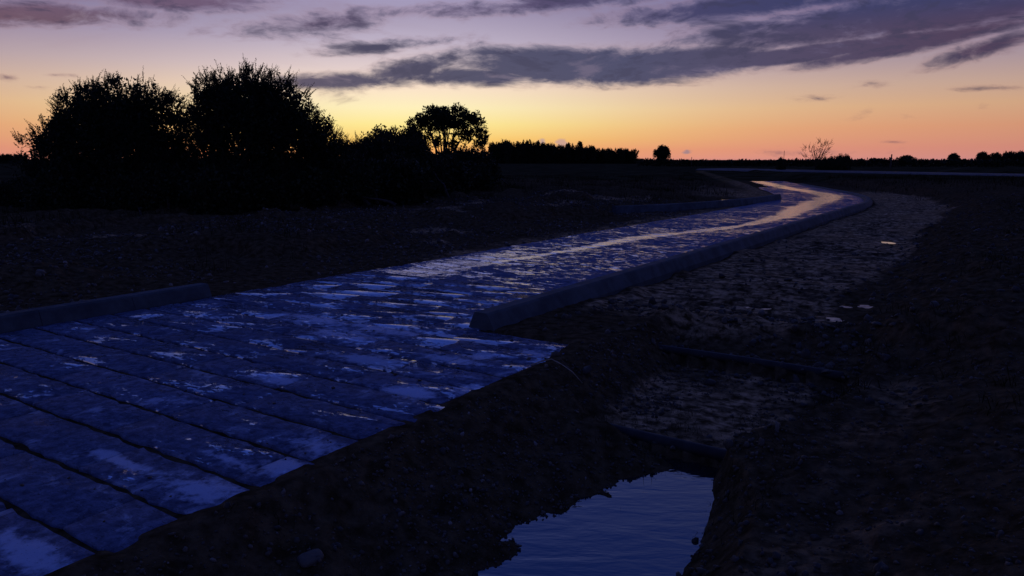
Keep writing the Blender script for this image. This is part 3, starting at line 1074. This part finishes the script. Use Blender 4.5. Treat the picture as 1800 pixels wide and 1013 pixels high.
def crown_parts(lobes, nclump, per, leaf, nshoot, shoot_len, seed, sigma=.22, shell=.35, gap=0.0, updir=.7, trunk_r=.06, nstem=14, base_spread=.5, big=1.6, shoot_leaf=None, twig_r=.0065, wind=0.0):
    """lobes: (cx, cy, cz, rx, ry, rz) about the foot. Returns meshes (leaves, twigs, stems)."""
    gg = np.random.default_rng(seed)
    L = np.array(lobes, float)
    vol = L[:, 3] * L[:, 4] * L[:, 5]
    k = gg.choice(len(L), nclump, p=vol / vol.sum())
    d = gg.normal(size=(nclump, 3))
    d /= np.linalg.norm(d, axis=1)[:, None]
    rad = (shell + (1 - shell) * gg.random(nclump)) ** .6
    cc = L[k, :3] + d * rad[:, None] * L[k, 3:] * .90
    cc = cc[cc[:, 2] > .03]
    if gap > 0:
        nv = fbm(cc[:, 0] + cc[:, 1] * .4, cc[:, 2], 1.0, 2, seed + 5)
        cc = cc[nv > -1 + gap]
    m = len(cc)
    sg = sigma * gg.uniform(.6, 1.35, m)
    bd = gg.normal(size=(m * per, 3))
    bd *= (gg.random(m * per) ** .45 / np.linalg.norm(bd, axis=1))[:, None]
    pp = np.repeat(cc, per, 0) + bd * 1.35 * np.repeat(sg, per)[:, None]
    pp[:, 2] = np.abs(pp[:, 2])
    dd = gg.normal(size=pp.shape) + np.array([0, 0, .4])
    ln = leaf * big * gg.uniform(.6, 1.3, len(pp))
    Q1 = leaf_quads(pp, dd, ln, ln * gg.uniform(.45, .7, len(pp)), gg)
    # shoots standing out of the outline
    nb = max(1, nshoot // 6)
    k = gg.choice(len(L), nb, p=(vol ** .67) / (vol ** .67).sum())
    d = gg.normal(size=(nb, 3)) + np.array([0, 0, .35])
    d /= np.linalg.norm(d, axis=1)[:, None]
    st = L[k, :3] + d * L[k, 3:] * gg.uniform(.78, .97, nb)[:, None]
    keep = st[:, 2] > .25
    st, d = np.repeat(st[keep], 6, 0), np.repeat(d[keep], 6, 0)
    ns = len(st)
    md = gg.normal(0, .3, (ns // 6, 3))
    st = st + gg.normal(0, shoot_len * .12, st.shape)
    dr = d * .75 + np.array([wind, 0, updir]) + np.repeat(md, 6, 0) + gg.normal(0, .26, (ns, 3))
    dr /= np.linalg.norm(dr, axis=1)[:, None]
    sl = shoot_len * gg.uniform(.35, 1.0, ns) 
    bend = gg.normal(0, .25, (ns, 3)) + np.array([wind * .6, 0, -.12])
    ls = shoot_leaf or leaf * .72
    npl = 26
    f = np.linspace(.05, 1, npl)
    pts = st[:, None] + dr[:, None] * (sl[:, None] * f)[..., None] + bend[:, None] * (sl[:, None] * f ** 2 * .5)[..., None]
    pts = pts + gg.normal(0, .006, pts.shape)
    ld = dr[:, None] * .7 + gg.normal(0, .75, pts.shape)
    lsz = ls * gg.uniform(.6, 1.2, (ns, npl)) * (1 - .4 * f)[None]
    use = gg.random((ns, npl)) < .9
    Q2 = leaf_quads(pts[use], ld[use], lsz[use], lsz[use] * .5, gg)
    leaves = np.concatenate([Q1, Q2])
    # twigs as thin tapering blades with two crossing sides
    tw = []
    tip = pts[:, -1]
    mid = pts[:, npl // 2]
    for ax in (np.array([1.0, .3, 0]), np.array([-.3, 1.0, .2])):
        sd = np.cross(dr, ax)
        sd /= np.linalg.norm(sd, axis=1)[:, None] + 1e-9
        tw.append(np.stack([st - sd * twig_r, st + sd * twig_r, mid + sd * twig_r * .7, mid - sd * twig_r * .7], 1))
        tw.append(np.stack([mid - sd * twig_r * .7, mid + sd * twig_r * .7, tip + sd * twig_r * .25, tip - sd * twig_r * .25], 1))
    twigs = np.concatenate(tw)
    # stems from the foot to clumps
    stems = []
    tg = cc[gg.choice(m, min(nstem, m), replace=False)]
    for e in tg:
        b = np.array([gg.normal(0, base_spread * .4), gg.normal(0, base_spread * .4), -.1])
        f = np.linspace(0, 1, 6)
        h = b + (e - b) * np.stack([f ** 1.3, f ** 1.3, f ** .85], -1)
        h[1:-1] += gg.normal(0, .05 * np.linalg.norm(e) / 3, (4, 3))
        stems.append(tube(h, trunk_r * (1 - .8 * f), 5, False))
    sv, sf, _ = join(stems)
    return leaves, twigs, mk_mesh('stems', sv, sf, None, True)


def shrub(name, loc, label, cat, group=None, **kw):
    lv, tw, stm = crown_parts(**kw)
    r = ob(name, None)
    r.location = (loc[0], loc[1], float(hz(loc[0], loc[1])[0]))
    tag(r, label, cat, group)
    ob('trunk', stm, M_BARK, r)
    ob('crown', quads_mesh('crown', lv), M_LEAF, r)
    tag(ob('twigs', quads_mesh('twigs', tw), M_BARK, r), kind='stuff')
    return r


def copy_tree(o, loc, scale, rz, label, group=None):
    c = o.copy()
    COL.objects.link(c)
    c.location = loc
    c.scale = scale
    c.rotation_euler = (0, 0, rz)
    c['label'] = label
    if group:
        c['group'] = group
    for ch in list(o.children):
        d = ch.copy()
        COL.objects.link(d)
        d.parent = c
    return c


DB = 23.0
KX = DB / 1310 * 1.0
# tall shrub on the left
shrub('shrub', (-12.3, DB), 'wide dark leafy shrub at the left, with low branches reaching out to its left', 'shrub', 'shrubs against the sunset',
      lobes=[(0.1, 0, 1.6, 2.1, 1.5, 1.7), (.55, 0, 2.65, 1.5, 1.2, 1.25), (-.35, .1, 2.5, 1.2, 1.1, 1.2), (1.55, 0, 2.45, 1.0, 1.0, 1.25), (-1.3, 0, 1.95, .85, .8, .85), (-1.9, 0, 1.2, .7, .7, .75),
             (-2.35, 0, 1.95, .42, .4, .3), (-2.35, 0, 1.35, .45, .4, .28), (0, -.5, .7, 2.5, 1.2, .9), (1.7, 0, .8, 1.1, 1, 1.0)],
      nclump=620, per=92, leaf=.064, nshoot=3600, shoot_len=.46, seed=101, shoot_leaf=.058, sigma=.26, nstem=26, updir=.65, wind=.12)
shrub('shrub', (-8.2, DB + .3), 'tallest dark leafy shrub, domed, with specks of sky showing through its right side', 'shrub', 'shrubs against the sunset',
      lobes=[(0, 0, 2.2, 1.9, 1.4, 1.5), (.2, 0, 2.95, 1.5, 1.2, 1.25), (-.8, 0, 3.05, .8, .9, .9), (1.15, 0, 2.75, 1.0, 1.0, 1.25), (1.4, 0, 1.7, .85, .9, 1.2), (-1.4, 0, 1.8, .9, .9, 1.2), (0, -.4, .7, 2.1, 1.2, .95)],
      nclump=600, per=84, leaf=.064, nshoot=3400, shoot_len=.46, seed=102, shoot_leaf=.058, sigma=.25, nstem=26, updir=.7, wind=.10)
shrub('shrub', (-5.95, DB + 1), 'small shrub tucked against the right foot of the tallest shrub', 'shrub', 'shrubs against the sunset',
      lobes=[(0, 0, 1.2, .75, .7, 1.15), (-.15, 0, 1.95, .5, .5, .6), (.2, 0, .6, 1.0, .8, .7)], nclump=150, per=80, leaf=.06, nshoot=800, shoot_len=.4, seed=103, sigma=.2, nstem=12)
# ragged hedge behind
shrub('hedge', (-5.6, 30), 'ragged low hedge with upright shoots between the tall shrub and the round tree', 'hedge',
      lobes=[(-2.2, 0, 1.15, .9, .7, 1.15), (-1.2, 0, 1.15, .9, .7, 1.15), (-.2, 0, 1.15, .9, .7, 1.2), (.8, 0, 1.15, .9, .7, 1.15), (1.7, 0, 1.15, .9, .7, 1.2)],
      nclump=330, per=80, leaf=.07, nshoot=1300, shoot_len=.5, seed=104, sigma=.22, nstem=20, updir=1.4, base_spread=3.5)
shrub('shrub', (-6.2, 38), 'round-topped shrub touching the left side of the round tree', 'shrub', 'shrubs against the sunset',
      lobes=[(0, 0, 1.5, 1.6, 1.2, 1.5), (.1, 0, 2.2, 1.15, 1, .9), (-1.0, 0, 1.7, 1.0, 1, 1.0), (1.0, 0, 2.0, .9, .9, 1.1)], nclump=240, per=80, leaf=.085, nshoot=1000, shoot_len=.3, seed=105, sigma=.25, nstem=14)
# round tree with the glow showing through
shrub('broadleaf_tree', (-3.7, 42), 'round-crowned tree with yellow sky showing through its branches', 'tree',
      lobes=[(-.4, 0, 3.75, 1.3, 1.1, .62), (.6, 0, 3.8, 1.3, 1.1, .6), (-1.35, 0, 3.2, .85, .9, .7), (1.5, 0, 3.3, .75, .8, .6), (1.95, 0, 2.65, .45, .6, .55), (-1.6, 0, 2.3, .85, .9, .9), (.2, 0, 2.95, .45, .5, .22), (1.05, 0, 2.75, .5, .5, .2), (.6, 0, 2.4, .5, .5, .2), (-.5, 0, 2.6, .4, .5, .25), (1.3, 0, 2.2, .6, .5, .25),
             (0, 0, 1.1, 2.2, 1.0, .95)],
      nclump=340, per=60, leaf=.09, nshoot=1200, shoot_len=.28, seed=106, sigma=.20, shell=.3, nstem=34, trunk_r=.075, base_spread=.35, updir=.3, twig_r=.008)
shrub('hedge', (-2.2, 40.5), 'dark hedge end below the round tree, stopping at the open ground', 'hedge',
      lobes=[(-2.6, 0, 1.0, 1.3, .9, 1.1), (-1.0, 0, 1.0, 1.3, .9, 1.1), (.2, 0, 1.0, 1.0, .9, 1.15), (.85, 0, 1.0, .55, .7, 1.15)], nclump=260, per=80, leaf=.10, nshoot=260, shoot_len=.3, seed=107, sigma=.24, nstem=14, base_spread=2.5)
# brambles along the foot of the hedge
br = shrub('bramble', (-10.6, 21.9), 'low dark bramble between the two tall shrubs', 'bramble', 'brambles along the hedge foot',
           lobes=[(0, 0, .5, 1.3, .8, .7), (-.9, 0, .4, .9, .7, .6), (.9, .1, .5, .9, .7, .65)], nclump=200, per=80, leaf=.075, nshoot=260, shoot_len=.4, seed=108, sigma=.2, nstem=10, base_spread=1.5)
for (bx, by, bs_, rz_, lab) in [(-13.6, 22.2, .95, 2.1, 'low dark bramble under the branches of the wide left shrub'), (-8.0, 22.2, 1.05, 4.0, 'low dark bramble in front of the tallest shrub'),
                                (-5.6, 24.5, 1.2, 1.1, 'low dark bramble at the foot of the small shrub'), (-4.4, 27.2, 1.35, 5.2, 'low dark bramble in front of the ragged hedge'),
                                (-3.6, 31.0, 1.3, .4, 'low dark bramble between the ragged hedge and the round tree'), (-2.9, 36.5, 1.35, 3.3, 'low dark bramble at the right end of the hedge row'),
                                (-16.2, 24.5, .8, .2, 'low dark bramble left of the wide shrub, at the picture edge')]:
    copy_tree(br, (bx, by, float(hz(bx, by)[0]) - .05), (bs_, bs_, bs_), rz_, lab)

# far trees: shared shapes, each one a thing
far_a = shrub('broadleaf_tree', (59.5, 300), 'lone round tree standing on the horizon right of the far wood', 'tree',
              lobes=[(0, 0, 4.6, 3.3, 3, 2.4), (-1.3, 0, 3.6, 2.2, 2, 1.9), (1.5, 0, 3.7, 2.2, 2, 2.0), (.3, 0, 5.8, 2.0, 2, 1.6), (0, 0, 1.5, 2.4, 2.2, 1.6)], nclump=210, per=30, leaf=.42, nshoot=200, shoot_len=.8, seed=201, sigma=.5, nstem=14, trunk_r=.3, big=1.3, twig_r=.03)
far_b = shrub('broadleaf_tree', (2.0, 352), 'broad tree in the dark far wood on the horizon', 'tree', 'trees of the far wood',
              lobes=[(0, 0, 3.6, 3.6, 3, 3.4), (-1.8, 0, 5.5, 2.2, 2, 2.2), (1.6, 0, 5.9, 2.4, 2, 2.2), (0, 0, 1.6, 4.2, 3, 1.8)], nclump=190, per=26, leaf=.5, nshoot=260, shoot_len=1.2, seed=202, sigma=.6, nstem=14, trunk_r=.3, big=1.3, twig_r=.03, updir=1.0)
con = shrub('conifer', (11.8, 345), 'pointed conifer poking above the far wood, leftmost of three', 'tree', 'conifers above the far wood',
            lobes=[(0, 0, 2.5, 1.7, 1.7, 2.5), (0, 0, 5.5, 1.35, 1.3, 2.4), (0, 0, 8.2, .95, .95, 2.0), (0, 0, 10.2, .5, .5, 1.6)], nclump=150, per=24, leaf=.45, nshoot=160, shoot_len=.7, seed=203, sigma=.32, nstem=10, trunk_r=.2, big=1.2, twig_r=.03, updir=.2)
M350 = 350 / 1310
gW = np.random.default_rng(77)
con.scale = (.95, .95, 1.0)
copy_tree(con, (36.5 * 0 + (997 - 900) * M350, 346, -.2), (.8, .8, .93), 1.0, 'small pointed conifer poking above the far wood, middle of three')
copy_tree(con, ((1016 - 900) * M350, 344, -.2), (1.35, 1.35, .98), 2.0, 'stout conifer poking above the far wood, rightmost of three')
wx = 868
lab_w = 'broad tree in the dark far wood on the horizon'
first = True
while wx < 1108:
    top = 250 + 12 * (wx - 868) / 240 + gW.normal(0, 2.2)
    if wx > 1040 and wx < 1080:
        top += 1
    h = (1.7 + (281 - top) * M350) / 8.1
    X_ = (wx - 900) * M350
    copy_tree(far_b, (X_, 350 + gW.uniform(-6, 6), -.2), (h * 1.05, h * .9, h), gW.uniform(0, 6.28), lab_w, 'trees of the far wood')
    wx += gW.uniform(9, 14)
far_b.location = ((1104 - 900) * M350, 350, -.2)
far_b.scale = (.66, .66, .74)
copy_tree(far_b, ((893 - 900) * M350, 340, -.2), (.55, .55, 1.22), 1.2, 'taller thin-topped tree at the left end of the far wood')

M2 = 260 / 1310
copy_tree(far_a, ((1583 - 900) * M2, 260, -.2), (.92, .92, .46), .7, 'low round bush on the horizon between the post and the two small trees')
copy_tree(far_a, ((1665 - 900) * M2, 260, -.2), (.58, .58, .56), 2.0, 'small round tree on the horizon, left of two at the right')
copy_tree(far_a, ((1715 - 900) * M2, 260, -.2), (.68, .68, .62), 3.0, 'small round tree beside the wood at the right picture edge')
for k_, (xx, hh) in enumerate(((1737, .50), (1748, .62), (1760, .60), (1771, .68), (1784, .64), (1797, .70), (1812, .7), (1828, .7))):
    copy_tree(far_b, ((xx - 900) * M2, 258 + (k_ % 2) * 5, -.2), (.8, .72, hh * .86), k_ * 1.3, 'tree of the dark wood at the right edge of the horizon', 'trees of the right-hand wood')
for k_, (xx, hh) in enumerate(((-40, .62), (-18, .66), (4, .6), (26, .56), (48, .55))):
    copy_tree(far_b, ((xx - 900) * M350, 350, -.2), (.95, .95, hh), k_ * 1.7, 'tree of the low dark wood on the horizon at the left edge', 'trees of the left-hand wood')
M3 = 110 / 1310
bare = shrub('bare_shrub', ((1428 - 900) * M3, 110), 'thin open shrub with bare branches against the sky on the right', 'shrub',
             lobes=[(0, 0, 2.6, 1.9, 1.0, 1.5), (.9, 0, 3.6, 1.0, .8, 1.0), (-1.1, 0, 2.6, 1.0, .8, .9)], nclump=60, per=8, leaf=.13, nshoot=110, shoot_len=.9, seed=204, sigma=.3, nstem=46, trunk_r=.05, base_spread=.3, twig_r=.014, updir=.9, big=1.0)
copy_tree(br, ((1462 - 900) * M3, 109, 0), (1.35, 1.2, 1.9), .3, 'dark bush at the right foot of the bare shrub')['category'] = 'bush'
copy_tree(br, ((1375 - 900) * M3, 112, 0), (.8, .8, 1.55), 1.3, 'small dark bush on the horizon left of the bare shrub')['category'] = 'bush'
copy_tree(br, ((1440 - 900) * M3, 107, 0), (1.2, 1.0, 1.55), 2.3, 'low dark bush in front of the bare shrub')['category'] = 'bush'
for o_ in bpy.data.objects:
    if o_.get('category') == 'bush':
        o_.name = 'bush'
        o_['group'] = 'bushes round the bare shrub'
copy_tree(far_b, ((1530 - 900) * .5, 655, -.3), (2.1, 2, .4), 1.0, 'faint low copse far off on the horizon left of the thick post', 'far copse')


# far hedges that draw the skyline
def hedge_line(pts, h, seed, label, leaf=.3, dens_=34):
    gg = np.random.default_rng(seed)
    pts = np.array(pts, float)
    seg = np.linalg.norm(np.diff(pts, axis=0), axis=1)
    tot = seg.sum()
    n = int(tot * dens_)
    f = gg.random(n) * tot
    cs = np.concatenate([[0], np.cumsum(seg)])
    x = np.interp(f, cs, pts[:, 0])
    y = np.interp(f, cs, pts[:, 1]) + gg.normal(0, .5, n)
    hh = h * (1 + .22 * fbm(x, y * 0, .11, 3, seed))
    z = hh * gg.random(n) ** .8 + hz(x, y) * .5 - .1
    ln = leaf * gg.uniform(.7, 1.5, n)
    Q = leaf_quads(np.stack([x, y, z], -1), gg.normal(size=(n, 3)) + np.array([0, 0, .3]), ln * 1.3, ln, gg)
    o = ob('hedge', quads_mesh('hedge', Q), M_LEAF)
    return tag(o, label, 'hedge')


hedge_line([(34, 205), (80, 190), (150, 175), (230, 165)], 1.75, 301, 'long low hedge drawing the skyline from the lone tree to the right edge', .34, 90)
hedge_line([(-60, 120), (-30, 130), (-8, 150)], 1.3, 302, 'low dark hedge across the field beyond the left shrubs', .25, 30)

# ------------------------------------------------------------------ distant road, posts
pa = np.array([(35.5, 129), (38, 119), (42, 105), (49, 84), (57, 62), (66, 40)], float)
f = np.linspace(0, 5, 60)
cx_, cy_ = np.interp(f, range(6), pa[:, 0]), np.interp(f, range(6), pa[:, 1])
t_ = np.gradient(np.stack([cx_, cy_], -1), axis=0)
t_ /= np.linalg.norm(t_, axis=1)[:, None]
nn = np.stack([t_[:, 1], -t_[:, 0]], -1)
prof = [(-5.2, -.25), (-4.0, .20), (-3.8, .22), (0, .25), (3.8, .22), (4.0, .20), (5.2, -.25)]
Vd = np.stack([np.stack([cx_ + nn[:, 0] * o_, cy_ + nn[:, 1] * o_, np.full(60, z_)], -1) for o_, z_ in prof], 1).reshape(-1, 3)
i = np.arange(59)[:, None]
j = np.arange(6)[None, :]
Fd = np.stack([i * 7 + j, i * 7 + j + 1, (i + 1) * 7 + j + 1, (i + 1) * 7 + j], -1).reshape(-1, 4)
tag(ob('asphalt_road', mk_mesh('asphalt_road', Vd, Fd, None, True), M_ASPH), kind='structure')


def post(x, y, h, r, label, mat=M_POST):
    z = float(hz(x, y)[0])
    V_, F_, T_ = tube([(x, y, z - .3), (x, y, z + h * .6), (x + .02, y, z + h - .06), (x + .02, y, z + h)], [r, r, r * .95, r * .6], 7)
    tag(ob('post', mk_mesh('post', V_, F_, T_), mat), label, 'post', 'posts on the skyline')


post((1557 - 900) * .0916, 120, 2.55, .10, 'thick upright post on the skyline right of the bare shrub')
post((1375 - 900) * M3, 111, 3.0, .035, 'thin pole rising from the small bush left of the bare shrub')
post((1211 - 900) * .0916, 120, 2.1, .05, 'short thin post on the skyline right of the lone tree')
